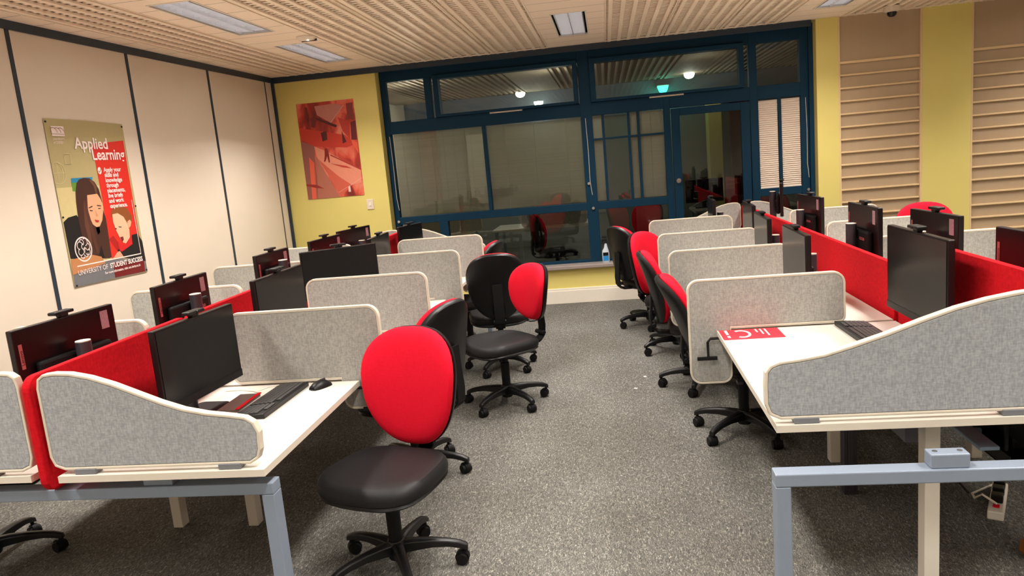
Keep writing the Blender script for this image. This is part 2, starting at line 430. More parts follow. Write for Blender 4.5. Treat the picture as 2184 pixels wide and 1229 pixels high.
# ceiling sensor and security camera
s = thing('ceiling_sensor', 'round white sensor with a dark mark, left part of the ceiling between two lights', 'sensor', (-2.38, 6.24, ROOM_Z))
MB().lathe([(.085, 0), (.085, -.012), (.06, -.03), (.02, -.034)]).obj('housing', 'cctv', s, smooth=True)
MB().box(-.055, .075, .02, .032, -.036, -.018).obj('lens_strip', 'monitor', s)
MB().lathe([(.006, -.034), (.006, -.038)], cx=.02, cy=-.03).obj('indicator', 'lampwhite', s)
s = thing('security_camera', 'small dome security camera on the ceiling in front of the ribbed blind', 'camera', (2.87, 8.12, ROOM_Z))
MB().lathe([(.075, 0), (.075, -.045), (.05, -.055)]).obj('housing', 'cctv', s, smooth=True)
MB().lathe([(.046, -.05), (.042, -.08), (.025, -.098), (.001, -.102)]).obj('dome', 'screen', s, smooth=True)

# ------------------------------------------------------------------ window wall (teal frames, glass, blinds)
Y0, Y1 = 8.60, 8.68
W1 = thing('window_1', kind='structure', loc=(0, 0, 0))
fr = MB()
bars_n = [0]
def bar(x0, x1, z0, z1, y0=Y0, y1=Y1):
    bars_n[0] += 1; e = .0006*bars_n[0]
    fr.box(x0, x1, y0-e, y1+e, z0, z1)
bar(-2.49, 2.235, 2.66, 2.82)              # head
bar(-2.49, 2.235, 2.075, 2.215)            # upper transom
bar(-2.49, .72, 1.03, 1.115)               # lower transom left
bar(1.60, 2.235, 1.03, 1.115)
bar(-2.49, .72, .43, .465)                 # bottom rails
bar(1.60, 2.235, .43, .465)
bar(-2.49, -2.425, .43, 2.82)
bar(-.24, -.115, .43, 2.82)
bar(.665, .735, 0, 2.215)
bar(1.585, 1.665, 0, 2.82)
bar(2.11, 2.235, .43, 2.82)
bar(-1.96, -1.86, .43, 1.03); bar(-1.98, -1.90, 2.215, 2.66)
bar(-1.362, -1.322, 1.115, 2.075, Y0+.01)
bar(1.878, 1.908, 1.115, 2.075, Y0+.01)
for x in (.0, .28, .387): bar(x-.014, x+.014, 1.115, 2.075, Y0+.02)
bar(-.115, .665, 1.80, 1.822, Y0+.02)
# opening sashes of the top lights
for x0, x1 in ((-1.87, -.25), (-.115, 1.53)):
    for a in ((x0, x0+.06, 2.215, 2.66), (x1-.05, x1, 2.215, 2.66), (x0, x1, 2.215, 2.245), (x0, x1, 2.635, 2.68)): bar(*a, y0=Y0-.025)
fr.obj('window_frame', 'blue', W1, bevel=.004)
panes = [(-2.425, -1.98, 2.215, 2.66), (-1.81, -.3, 2.245, 2.635), (-.055, 1.48, 2.245, 2.635), (1.665, 2.11, 2.215, 2.66),
         (-2.425, -1.362, 1.115, 2.075), (-1.322, -.24, 1.115, 2.075), (-.115, .665, 1.115, 2.075), (1.665, 2.11, 1.115, 2.075),
         (-2.425, -1.96, .465, 1.03), (-1.86, -.24, .465, 1.03), (-.115, .665, .465, 1.03), (1.665, 2.11, .465, 1.03)]
for x0, x1, z0, z1 in panes: MB().box(x0, x1, 8.637, 8.643, z0, z1).obj('pane', 'glass', W1)
for x0, x1 in ((-2.425, -1.362), (-1.322, -.24)): MB().box(x0+.01, x1-.01, 8.672, 8.675, 1.12, 2.07).obj('blind', 'blind_sheer', W1)
for x0, x1 in ((-.115, -.014), (.294, .373), (.401, .655)): MB().box(x0, x1, 8.672, 8.675, 1.12 if x0 > .4 else 1.12, 2.07).obj('blind', 'blind_dense', W1)
for x0, x1 in ((1.675, 1.872), (1.914, 2.104)):
    a = MB(); z = 1.125; prev = None; k = 0
    while z < 2.068:
        row = (a.bm.verts.new((x0, 8.612+(.012 if k % 2 else 0), z)), a.bm.verts.new((x1, 8.612+(.012 if k % 2 else 0), z)))
        if prev: a.bm.faces.new((prev[0], prev[1], row[1], row[0]))
        prev = row; z += .011; k += 1
    a.box(x0, x1, 8.608, 8.628, 1.115, 1.128)
    a.obj('pleated_blind', 'pleat', W1)
a = MB()
for x in (-1.92, -1.58, -1.12, -.78, -.42, .52): a.cyl((x, 8.668, 1.12), (x, 8.668, 2.07), .0018, n=5)
for x in (-2.44, -.19, 2.16): a.tube([(x, 8.59, 2.05), (x+.008, 8.585, 1.7), (x+.005, 8.585, 1.35), (x+.02, 8.585, 1.2)], .003, 5)
a.obj('blind_cord', 'cord', W1)
for x0, x1 in ((-1.254, -.884), (.522, .89)): MB().box(x0, x1, 8.585, 8.60, 2.20, 2.222).obj('vent_strip', 'cctv', W1)
for x, z in ((-2.44, 1.07), (-.17, 1.05), (-.2, 1.33), (1.87, 1.06), (2.17, 1.07)):
    MB().cyl((x, 8.60, z), (x, 8.575, z), .012, .016, n=12).obj('catch', 'chrome', W1, smooth=True)
D = thing('door_1', kind='structure')
a = MB()
a.box(.745, .835, 8.59, 8.64, .01, 2.065).box(1.485, 1.575, 8.59, 8.64, .01, 2.065).box(.835, 1.485, 8.59, 8.64, 1.985, 2.065).box(.835, 1.485, 8.59, 8.64, .01, .12)
a.obj('door_leaf', 'blue', D, bevel=.004)
MB().box(.835, 1.485, 8.612, 8.618, .12, 1.985).obj('pane', 'glassd', D)
MB().cyl((.79, 8.59, 1.28), (.79, 8.56, 1.28), .022, .026, n=14).obj('door_handle', 'chrome', D, smooth=True)

# ------------------------------------------------------------------ room behind the glass
struct(MB().box(WX-.1, RX, FARY, FARY+.1, 0, 2.95), 'wall_far', 'greywall')
struct(MB().box(WX-.1, WX, WY+.3, FARY, 0, 2.95), 'wall_far_left', 'cream')
g = MB(); x = WX
g.box(WX, RX, 8.75, FARY, ROOM_Z+.05, ROOM_Z+.06)
struct(g, 'ceiling.004', 'gridback')
g = MB()
x = WX+.05
while x < RX:
    xc = (x-WX) % 2.4
    if xc > .6: g.box(x-.017, x+.017, 8.75, FARY-.6, ROOM_Z, ROOM_Z+.02)
    x += .1
for xa in (-3.7, -1.3, 1.1, 3.5): g.box(xa, xa+.6, 8.75, FARY-.6, ROOM_Z, ROOM_Z+.03)
struct(g, 'ceiling.005', 'farceil_dim')
struct(MB().box(WX, RX, FARY-.06, FARY, 2.3, ROOM_Z+.04), 'wall_bulkhead', 'greybulk')
a = thing('far_column', 'dim yellow column seen through the door glass', 'column', (1.93, 13.9, 0)); MB().box(-.11, .11, -.2, .2, 0, 2.56).obj('shaft', 'yellow', a)
a = thing('wall_hanging', 'dark red wall hanging seen through the door glass', 'panel', (2.38, 14.18, 0)); MB().box(-.12, .14, -.05, .05, 0, 2.5).obj('board', 'farred', a)
a = thing('wall_hanging', 'pink wall hanging seen through the left sheer blind', 'panel', (-3.28, 14.18, 0)); MB().box(-.16, .16, -.05, .05, 0, 2.5).obj('board', 'farred', a)
a = thing('far_board', 'pale wall board seen through the left sheer blind', 'board', (-2.4, 14.26, .9)); MB().box(-.17, .17, -.02, .02, 0, 1.3).obj('board', 'white', a)
for (x, y, z, lab) in ((-1.40, 13.5, 2.77, 'small lit white dome light, left of two above the middle window'), (-1.14, 14.08, 2.63, 'brightest lit dome light above the middle window, throwing a glow'), (1.46, 13.1, 2.77, 'lit white dome light above the door')):
    a = thing('dome_light', lab, 'light', (x, y, z), 0, 'dome lights in the room behind the glass')
    MB().lathe([(.085, .04), (.085, .02), (.07, -.015), (.04, -.035), (.01, -.04)]).obj('dome', 'lampwhite', a, smooth=True)
    MB().box(-.02, .02, -.02, .17 if y > 14 else .02, .03, .05).obj('mount', 'white', a)
a = thing('exit_light', 'green glowing emergency light above the door', 'light', (1.1, 14.08, 2.72))
MB().lathe([(.10, 0), (.085, -.05), (.06, -.10), (.01, -.11)]).obj('dome', 'lampgreen', a, smooth=True)
MB().box(-.1, .1, -.05, .17, 0, .02).obj('mount', 'white', a)
def point(loc, e, col, r=.08):
    ld = bpy.data.lights.new('light_source', 'POINT'); ld.energy = e; ld.color = col; ld.shadow_soft_size = r
    o = bpy.data.objects.new('light_source', ld); COL.objects.link(o); o.location = loc
point((-1.14, 13.85, 2.3), 6, (1, .96, .85)); point((-3.0, 12.8, 1.9), 16, (1, .9, .78)); point((-1.0, 12.8, 1.7), 6, (1, .9, .78)); point((1.46, 13.1, 2.6), 4, (1, .96, .85)); point((1.1, 13.9, 2.6), 5, (.15, 1, .7)); point((-1.40, 13.4, 2.6), 3, (1, .96, .85)); point((-2.6, 10.5, 2.5), 26, (1, .9, .75)); point((-.6, 10.6, 2.5), 14, (1, .9, .75)); point((1.4, 10.8, 2.5), 3, (1, .9, .75))  # points away from the domes and green lamp are added fill light

# ------------------------------------------------------------------ office chair
def egg(n=40, a=.228, b=.262, e=.82, taper=.13):
    P = []
    for i in range(n):
        t = 2*PI*i/n; cx, sz = math.cos(t), math.sin(t)
        x = a*math.copysign(abs(cx)**e, cx); z = b*math.copysign(abs(sz)**e, sz)
        P.append((x*(1+taper*z/b-.05*(z/b)**2), z))
    return P
def pad(poly, Tf, Tb, curve=.9, curvez=.25, flatr=.55):
    mb = MB(); bm = mb.bm
    def ringv(s, y): return [bm.verts.new((x*s, y-curvez*(z*s)**2+curve*(x*s)**2, z*s)) for x, z in poly]
    seq = [(.12, Tf), (.4, Tf), (flatr+.15, Tf*.97), (.86, Tf*.86), (.95, Tf*.62), (.99, Tf*.3), (1, 0), (.99, -Tb*.5), (.96, -Tb*.85), (.88, -Tb), (.4, -Tb), (.12, -Tb)]
    R = [ringv(s, y) for s, y in seq]
    for A, B in zip(R, R[1:]):
        for i in range(len(poly)): bm.faces.new((A[i], A[(i+1) % len(poly)], B[(i+1) % len(poly)], B[i]))
    bm.faces.new(R[0]); bm.faces.new(R[-1][::-1]); return mb
def make_chair(label, loc, rz, star, group='red-backed office chairs'):
    t = thing('office_chair', label, 'chair', loc, rz, group)
    sb = MB().lathe([(.036, .055), (.042, .075), (.042, .125), (.034, .14)])
    for k in range(5):
        a = 2*PI*k/5; ca, sa = math.cos(a), math.sin(a); secs = []
        for r, z, wd, h in ((.025, .108, .056, .052), (.08, .112, .05, .046), (.15, .112, .043, .036), (.22, .104, .038, .03), (.265, .093, .036, .03), (.30, .078, .032, .026)):
            secs.append([(r*ca-s*wd/2*sa, r*sa+s*wd/2*ca, z+q*h/2) for s, q in ((-1, -1), (-.9, .6), (-.45, 1), (.45, 1), (.9, .6), (1, -1))])
        sb.loft(secs)
    base = sb.obj('star_base', 'blackp', t, smooth=True, bevel=.003, rot=(0, 0, star))
    for k in range(5):
        a = 2*PI*k/5; q = a+.9+k*1.7; cx, cy = .285*math.cos(a), .285*math.sin(a)
        d = Vector((math.cos(q), math.sin(q), 0)); cc = Vector((cx, cy, .027))-d.cross(Vector((0, 0, 1)))*.012
        c = MB().cyl((cx, cy, .045), (cx, cy, .085), .009, n=8)
        for s in (-1, 1): c.cyl(cc+d*s*.005, cc+d*s*.026, .027, .024, n=16)
        c.cyl(cc-d*.014+Vector((0, 0, .005)), cc+d*.014+Vector((0, 0, .005)), .03, n=16)
        c.obj('caster', 'blackm', base, smooth=True)
    MB().lathe([(.029, .13), (.031, .30), (.024, .302), (.022, .36), (.014, .362), (.014, .41)], n=20).obj('gas_lift', 'blackm', t, smooth=True)
    MB().box(-.07, .07, -.12, .10, .385, .425).box(-.10, .10, -.06, .06, .41, .428).obj('mechanism', 'blackm', t, bevel=.006)
    for (x, y, dx, dz) in ((.07, .03, .19, -.035), (.07, -.06, .17, -.02)):
        l = MB().tube([(x, y, .405), (x+dx*.5, y, .405+dz*.2), (x+dx, y, .405+dz)], .006, 8).obj('lever', 'blackp', t, smooth=True)
        MB().loft([[(x+dx+q, y+s*.016, .405+dz+v*.008) for s, v in ((-1, -1), (1, -1), (1, 1), (-1, 1))] for q in (-.005, .045)]).obj('lever_grip', 'columncol', l, bevel=.005)
    # seat
    poly = []
    for i in range(44):
        a = 2*PI*i/44; cx, sy = math.cos(a), math.sin(a)
        x = .245*math.copysign(abs(cx)**.62, cx); y = .232*math.copysign(abs(sy)**.62, sy)
        poly.append((x*(1+.07*y/.232), y))
    sm = MB(); bm = sm.bm
    prof = [(.1, .474), (.4, .472), (.65, .472), (.84, .474), (.93, .468), (.98, .452), (1, .432), (.99, .414), (.95, .404), (.5, .402), (.1, .402)]
    R = []
    for s, z in prof:
        R.append([bm.verts.new((x*s, y*s+.015, z-.11*max(0, y*s-.10)**1.5*2.2+.16*(x*s)**2)) for x, y in poly])
    for A, B in zip(R, R[1:]):
        for i in range(44): bm.faces.new((A[i], A[(i+1) % 44], B[(i+1) % 44], B[i]))
    bm.faces.new(R[0]); bm.faces.new(R[-1][::-1])
    seat = sm.obj('seat', 'vinyl', t, smooth=True)
    pm = MB(); bm = pm.bm; R = []
    for s, z in ((.96, .408), (.985, .398), (.93, .386), (.5, .384)):
        R.append([bm.verts.new((x*s, y*s+.015, z-.11*max(0, y*s-.10)**1.5*2.2+.16*(x*s)**2)) for x, y in poly])
    for A, B in zip(R, R[1:]):
        for i in range(44): bm.faces.new((A[i], A[(i+1) % 44], B[(i+1) % 44], B[i]))
    bm.faces.new(R[0]); bm.faces.new(R[-1][::-1]); pm.obj('seat_pan', 'blackp', seat, smooth=True)
    # back
    secs = []
    for y, z, th in ((-.06, .398, .018), (-.20, .394, .018), (-.285, .402, .020), (-.318, .43, .022), (-.325, .50, .022), (-.315, .62, .02), (-.312, .74, .014)):
        secs.append([(-.038, y, z-th*.5), (.038, y, z-th*.5), (.038, y-(.016 if z > .41 else 0), z+th*.5), (-.038, y-(.016 if z > .41 else 0), z+th*.5)])
    MB().loft(secs).cyl((-.05, -.315, .455), (.05, -.315, .455), .016, n=12).obj('back_bar', 'blackm', t, smooth=True, bevel=.004)
    tilt = math.radians(-9)
    b = pad(egg(), .042, .012).obj('backrest', 'redseat', t, smooth=True, loc=(0, -.262, .730), rot=(-tilt, 0, 0))
    sh = pad([(x*1.012, z*1.01) for x, z in egg()], .004, .030, flatr=.7).obj('back_shell', 'blackp', b, smooth=True, loc=(0, -.016, 0))
    MB().box(-.05, .05, -.05, -.035, -.235, -.13).obj('bracket_slot', 'blackm', b, loc=(0, -.006, .0))
    return t
def ang(fx, fy): return math.atan2(fy, fx)-PI/2
def chair_at(x, y, face, star_world, label, recline=None, small=False):
    global CH0
    rz = ang(*face)
    st = star_world-rz
    if CH0 is None:
        CH0 = make_chair(label, (x, y, 0), rz, st); return CH0
    c = dup(CH0, (x, y, 0), rz, label)
    for ch in c.children:
        if ch.name.startswith('star_base'): ch.rotation_euler = (0, 0, st)
        if ch.name.startswith('backrest') and recline is not None:
            a_ = math.radians(recline)
            ch.location = (0, -.228-.265*math.sin(a_), .468+.265*math.cos(a_)); ch.rotation_euler = (a_, 0, 0)
        if ch.name.startswith('backrest') and small:
            ch.scale = (.90, 1, .76); ch.location = (0, -.268, .755)
    return c
CH0 = None
chairs = [
    (-.98, 2.855, (-.28, -.96), math.radians(80), 'red-backed black office chair nearest the camera, facing the viewer at the left bench'),
    (-1.143, 3.855, (-.93, .36), math.radians(-7), 'office chair seen from behind directly behind the nearest red chair, pushed at the left desk'),
    (-.78, 4.975, (-.78, -.63), math.radians(24.6), 'chair standing in the aisle, small red back turned sideways, black seat to the left', None, True),
    (-.93, 5.89, (-.16, .98), math.radians(32), 'office chair showing its black back shell, behind the chair standing in the aisle'),
    (-1.31, 6.53, (-.97, .2), .4, 'farthest office chair on the aisle side of the left bench, close to the windows'),
    (.698, 4.274, (1, .0), math.radians(152), 'nearest office chair at the right bench, leaning black back behind the first grey divider', 21),
    (.575, 5.20, (1, .0), math.radians(144+36), 'office chair mostly hidden at the right bench, small red edge beside the second divider', 14),
    (.49, 6.15, (.80, -.6), math.radians(180+25), 'office chair with narrow upright red back, second farthest at the right bench'),
    (.328, 7.128, (.86, .5), math.radians(180+18), 'farthest office chair at the right bench, black back with control levers below'),
    (-2.98, 2.95, (.85, -.45), math.radians(24), 'office chair cut by the left picture edge, red back beside the wall panels'),
    (2.66, 6.75, (-.3, -.95), .3, 'office chair behind the right bench in front of the yellow pier'),
]
for a in chairs: chair_at(*a)

# ------------------------------------------------------------------ bench furniture
def panel_thing(name, label, cat, poly, th, fabric, group, loc, rz=0, clamps=(), clampz=0, trim=.011):
    t = thing(name, label, cat, loc, rz, group)
    inn = inset(poly, trim)
    MB().prism(inn, -th/2, th/2).obj('fabric_panel', fabric, t, bevel=.003)
    MB().ring(poly, inset(poly, trim*.98), -th/2-.001, th/2+.001).obj('edging', 'piping', t, bevel=.003)
    for x in clamps:
        c = MB(); c.box(x-.04, x+.04, -th/2-.006, th/2+.006, clampz-.014, clampz+.005)
        c.obj('clamp', 'clampgrey', t, bevel=.002)
    return t
def red_screen(label, x, y0, y1, z0, z1, n0=True, n1=True):
    r0, r1 = .05, .05
    t = thing('red_screen', label, 'desk screen', (x, (y0+y1)/2, 0), 0, 'red centre screens')
    h = (y1-y0)/2
    P = rrect(-h, h, z0, z1, (r1, r1, r0, r0))
    MB().prism([(u, v) for u, v in P], -.016, .016, 'x').obj('fabric_panel', 'redscreen', t, bevel=.006)
    return t
def desk(label, x0, x1, y0, y1, group, z=.73):
    t = thing('desktop', label, 'desk', ((x0+x1)/2, (y0+y1)/2, z-.025), 0, group)
    hx, hy = (x1-x0)/2-.001, (y1-y0)/2-.016
    MB().box(-hx, hx, -hy, hy, 0.0012, .025).obj('top', 'desk', t, bevel=.0015)
    e = .0012
    a = MB(); a.box(-hx-e, -hx, -hy-e, hy+e, 0, .0245).box(hx, hx+e, -hy-e, hy+e, 0, .0245).box(-hx, hx, -hy-e, -hy, 0, .0245).box(-hx, hx, hy, hy+e, 0, .0245)
    a.obj('edge_band', 'deskedge', t)
    return t
def wave(side, w=.78, zt=1.095, zl=.865, zb=.745):
    # side +1: tall at the -x end
    top = [(0, zt-.055), (.008, zt-.02), (.03, zt-.004), (.07, zt), (.13, zt-.004), (.2, zt-.02), (.28, zt-.048), (.36, zt-.083), (.44, zt-.118), (.52, zt-.147), (.6, zt-.165), (.68, zt-.176), (.735, zt-.186), (.763, zt-.205), (.778, zt-.24), (w, zt-.28)]
    bot = [(w, zb+.05), (w-.012, zb+.018), (w-.045, zb), (.05, zb), (.013, zb+.015), (0, zb+.05)]
    P = top+bot
    P = [(-w/2+u, v) for u, v in P]
    if side < 0: P = [(-u, v) for u, v in P]
    A = sum(P[i][0]*P[(i+1) % len(P)][1]-P[(i+1) % len(P)][0]*P[i][1] for i in range(len(P)))
    return P if A > 0 else P[::-1]
def frame(name, label, x0, x1, ys, zt, yfront, legs_x, inner, gap=-2.003):
    t = thing(name, label, 'desk frame', ((x0+x1)/2, yfront, 0))
    X = (x0+x1)/2
    yy = ys[-1]
    for (y, nm) in ((yfront, 'near'), (yy, 'far')):
        b = MB().box(x0-X, x1-X, y-yfront, y-yfront+.06, zt-.042, zt)
        b.obj('beam', 'silver', t, bevel=.004)
        for xx in (x0, x1-.045):
            MB().box(xx-X, xx-X+.045, y-yfront, y-yfront+.06, .006, zt-.042).box(xx-X+.008, xx-X+.037, y-yfront+.015, y-yfront+.045, 0, .006).obj('leg', 'silver', t, bevel=.004)
        for xx in legs_x:
            bb = MB().box(xx-.055-X, xx+.055-X, y-yfront+.008, y-yfront+.06, zt, .7045)
            bb.obj('support_block', 'silver', t, bevel=.004)
            MB().cyl((xx-.035-X, y-yfront+.034, .7045), (xx-.035-X, y-yfront+.034, .7065), .008, n=10).cyl((xx+.035-X, y-yfront+.034, .7045), (xx+.035-X, y-yfront+.034, .7065), .008, n=10).obj('bolt', 'chrome', t) if (x0 > 0 and nm == 'near') else None
    for xx in legs_x:
        MB().box(xx-.02-X, xx+.02-X, .30, yy-yfront, zt-.035, .7).obj('rail', 'columncol', t)
    MB().box(gap-.075-X, gap+.075-X, .10, yy-yfront-.02, .575, .579).box(gap-.077-X, gap-.075-X, .10, yy-yfront-.02, .575, .64).box(gap+.075-X, gap+.077-X, .10, yy-yfront-.02, .575, .64).obj('gap_light_block', 'blackm', t)  # added channel under the desk gap, keeps light off the carpet below
    for (xx, y) in inner:
        MB().box(xx-.025-X, xx+.025-X, y-yfront-.03, y-yfront+.03, 0, .7).obj('inset_leg', 'whitemetal', t, bevel=.003)
    return t

# left bench
LYS = [2.232, 3.245, 4.20, 5.19, 6.21, 7.16]
RYS = [2.433, 3.811, 4.95, 5.97, 7.14, 8.10]
ordn = ['nearest', 'second', 'third', 'fourth', 'farthest']
for i in range(5):
    desk('white desktop, %s on the aisle side of the left bench' % ordn[i], -1.945, -1.19, LYS[i]-(.013 if i == 0 else 0), LYS[i+1], 'left bench desktops')
    desk('white desktop, %s on the wall side of the left bench' % ordn[i], -2.815, -2.06, LYS[i], LYS[i+1], 'left bench desktops')
    desk('white desktop, %s on the aisle side of the right bench' % ordn[i], .502, 1.355, RYS[i], RYS[i+1], 'right bench desktops')
    desk('white desktop, %s on the far side of the right bench' % ordn[i], 1.455, 2.31, RYS[i], RYS[i+1], 'right bench desktops')
frame('bench_frame', 'silver steel frame of the left bench with corner leg at the aisle', -2.815, -1.195, [7.05], .658, 2.285, (-2.5, -1.62), [(-1.84, 3.3), (-2.24, 3.3), (-1.84, 5.2), (-2.24, 5.2)])
frame('bench_frame', 'silver steel frame of the right bench sticking out past the desktop', .448, 2.36, [8.0], .66, 2.222, (.95, 1.86), [(1.045, 2.62), (1.066, 3.83), (1.74, 3.83), (1.066, 5.97), (1.74, 5.97)], 1.405)
a = thing('cable_spine', 'dark grey upright post under the nearest right desktop', 'cable spine', (1.03, 3.46, 0)); MB().box(-.03, .03, -.025, .025, 0, .70).box(-.012, .012, -.032, -.025, .02, .68).obj('post', 'columncol', a, bevel=.003)

# red centre screens
red_screen('red centre screen at the near end of the left bench', -2.003, 2.235, 3.235, .665, 1.085)
red_screen('red centre screen, second section of the left bench', -2.003, 3.24, 5.17, .665, 1.085)
red_screen('red centre screen at the window end of the left bench', -2.003, 5.175, 7.15, .665, 1.085)
red_screen('tall red centre screen at the near end of the right bench', 1.405, 2.45, 3.86, .665, 1.145)
red_screen('red centre screen, long middle section of the right bench', 1.39, 3.87, 5.95, .665, 1.0)
red_screen('red centre screen at the window end of the right bench', 1.385, 5.96, 8.1, .665, 1.0)

# grey dividers
def divider(label, x0, x1, y, zlow, z1, side, grp, tong=.21):
    # panel on the desks with a tongue dropping past the desk edge at its outer end (side: +1 = +x end)
    w_ = x1-x0; zb = .738; R_ = .058
    def arc(cx, cz, r, a0, a1, n=6): return [(cx+r*math.cos(math.radians(a0+(a1-a0)*i/n)), cz+r*math.sin(math.radians(a0+(a1-a0)*i/n))) for i in range(n+1)]
    P = arc(R_, z1-R_, R_, 90, 180) + arc(.03, zb+.03, .03, 180, 270, 4) + [(w_-tong, zb)] + arc(w_-tong+.05, zlow+.05, .05, 180, 270) + arc(w_-R_, zlow+R_, R_, 270, 360) + arc(w_-R_, z1-R_, R_, 0, 90)
    P = [(u-w_/2, v) for u, v in P]
    if side < 0: P = [(-u, v) for u, v in P][::-1]
    return panel_thing('desk_divider', label, 'divider', P, .026, 'grey', grp, ((x0+x1)/2, y, 0), 0)
for i, y in enumerate([3.247, 4.20, 5.19, 6.21]):
    divider('grey fabric divider, %s on the aisle side of the left bench' % ordn[i], -1.80, -1.065, y, .592, 1.08, 1, 'grey dividers of the left bench')
    divider('grey fabric divider, %s on the wall side of the left bench' % ordn[i], -2.93, -2.2, y, .592, 1.08, -1, 'grey dividers of the left bench')
for i, y in enumerate([3.812, 4.95, 5.97, 7.14]):
    divider('grey fabric divider, %s on the aisle side of the right bench' % ordn[i], .362, 1.125, y, .452 if i < 1 else .49, .995, -1, 'grey dividers of the right bench')
    divider('grey fabric divider, %s on the far side of the right bench' % ordn[i], 1.63, 2.40, y, .452, .995, 1, 'grey dividers of the right bench')
for i, (x, y) in enumerate(((-1.183, 3.24), (-1.183, 4.195), (-1.183, 5.18), (.495, 3.79), (.495, 4.93))):
    side = 'left' if x < 0 else 'right'
    a = thing('divider_clamp', 'black clamp on the %s desk corner holding the %s divider' % (side, ordn[i if i < 3 else i-3]), 'clamp', (x, y-.02, .73), 0, 'black divider clamps')
    s = 1 if x < 0 else -1
    MB().tube([(-.05*s, 0, -.033), (.03*s, 0, -.033), (.045*s, 0, -.05), (.045*s, 0, -.13)], .007, 8).obj('arm', 'blackp', a)
    MB().box(min(.0, .10*s), max(.0, .10*s), -.006, .004, -.145, -.125).obj('jaw', 'blackp', a, bevel=.003)
# wave end screens
def wave_screen(label, xc, y, side, zt, zb, fab, grp, w=.78, clamps=()):
    return panel_thing('end_screen', label, 'end screen', wave(side, w, zt, 0, zb), .028, fab, grp, (xc, y, 0), 0, clamps, zb)
wave_screen('curved grey end screen at the near end of the left bench, aisle side', -1.585, 2.262, 1, 1.095, .745, 'greyblue', 'curved end screens', .775, (-.26, .27))
wave_screen('grey end screen at the left picture edge, beside the red screen', -2.425, 2.262, -1, 1.105, .745, 'greyblue', 'curved end screens', .775, (.2,))
def wave_r():
    w = .93
    top = [(-.46, .865), (-.457, .91), (-.44, .932), (-.41, .944), (-.35, .950), (-.27, .962), (-.19, .985), (-.08, 1.02), (.03, 1.06), (.13, 1.093), (.22, 1.115), (.31, 1.13), (.38, 1.136), (.42, 1.13), (.447, 1.112), (.455, 1.08)]
    bot = [(.455, .80), (.443, .763), (.405, .745), (-.41, .745), (-.447, .763), (-.46, .80)]
    P = top+bot
    A = sum(P[i][0]*P[(i+1) % len(P)][1]-P[(i+1) % len(P)][0]*P[i][1] for i in range(len(P)))
    return P if A > 0 else P[::-1]
panel_thing('end_screen', 'large curved blue-grey end screen at the near end of the right bench', 'end screen', wave_r(), .028, 'greyblue', 'curved end screens', (.93, 2.475, 0), 0, (-.33, .31), .745)
panel_thing('end_screen', 'blue-grey end screen on the far side of the right bench', 'end screen', [(-x, z) for x, z in wave_r()][::-1], .028, 'greyblue', 'curved end screens', (1.89, 2.475, 0), 0)
wave_screen('curved end screen at the window end of the left bench, aisle side', -1.585, 7.14, 1, 1.095, .745, 'grey', 'curved end screens', .775)
wave_screen('curved end screen at the window end of the left bench, wall side', -2.425, 7.14, -1, 1.095, .745, 'grey', 'curved end screens', .775)
wave_screen('curved end screen at the window end of the right bench, aisle side', .96, 8.07, -1, 1.03, .745, 'grey', 'curved end screens', .8)
wave_screen('curved end screen at the window end of the right bench, far side', 1.83, 8.07, 1, 1.03, .745, 'grey', 'curved end screens', .8)

# ------------------------------------------------------------------ monitors
def make_monitor(label, w, top, loc, rz, chin=True, group='all-in-one monitors on the benches'):
    """screen faces local +Y; origin on the desk, under the panel"""
    t = thing('computer_monitor', label, 'monitor', loc, rz, group)
    h = w*.565+.03; z1 = top; z0 = top-h
    MB().box(-w/2, w/2, -.028, 0, z0, z1).obj('housing', 'monitor', t, bevel=.004)
    s = MB().box(-w/2+.007, w/2-.007, 0, .0022, z0+.035, z1-.007).obj('screen', 'screen', t)
    MB().box(-w/2+.002, w/2-.002, 0, .0030, z0+.002, z0+.034).obj('chin', 'blackp', t, bevel=.001)
    hb = MB().box(-w*.36, w*.36, -.062, -.028, z0+.02, z0+.19).obj('rear_bulge', 'blackm', t, bevel=.012)
    MB().box(w*.11, w*.26, -.0635, -.0622, z0+.135, z0+.15).obj('badge', 'badge', hb)
    text('Lenovo', .022, (w*.115, -.0640, z0+.1385), (PI/2, 0, 0), 'badgetext', hb, bold=.0006)
    MB().box(w/2-.085, w/2-.04, -.0295, -.0283, z1-.10, z1-.02).obj('sticker', 'sticker', t)
    MB().box(-w/2+.018, -w/2+.035, -.0295, -.0283, z1-.16, z1-.06).obj('side_badge', 'badge', t)
    text('Lenovo', .020, (-w/2+.022, -.0297, z1-.145), (PI/2, -PI/2, 0), 'badgetext', t, bold=.0005, name='side_lettering').location.x = -w/2+.0325
    wb = MB().box(-.05, .05, -.03, .012, z1+.012, z1+.026).box(-.022, .022, -.026, 0, z1, z1+.014).obj('webcam', 'blackp', t, bevel=.004)
    MB().cyl((0, .012, z1+.019), (0, .014, z1+.019), .006, n=10).obj('lens', 'screen', wb)
    col = MB().cyl((0, -.092, .012), (0, -.092, z0+.225), .031, n=24).obj('stand_column', 'columncol', t, smooth=True)
    MB().cyl((0, -.092, z0+.225), (0, -.092, z0+.229), .030, n=24).obj('column_cap', 'capcol', col)
    MB().box(-.03, .03, -.08, -.055, z0+.08, z0+.14).obj('stand_arm', 'blackm', t, bevel=.004)
    MB().prism(rrect(-.13, .13, -.13, .02, .03), 0, .012, 'z').obj('stand_foot', 'blackm', t, bevel=.003)
    return t
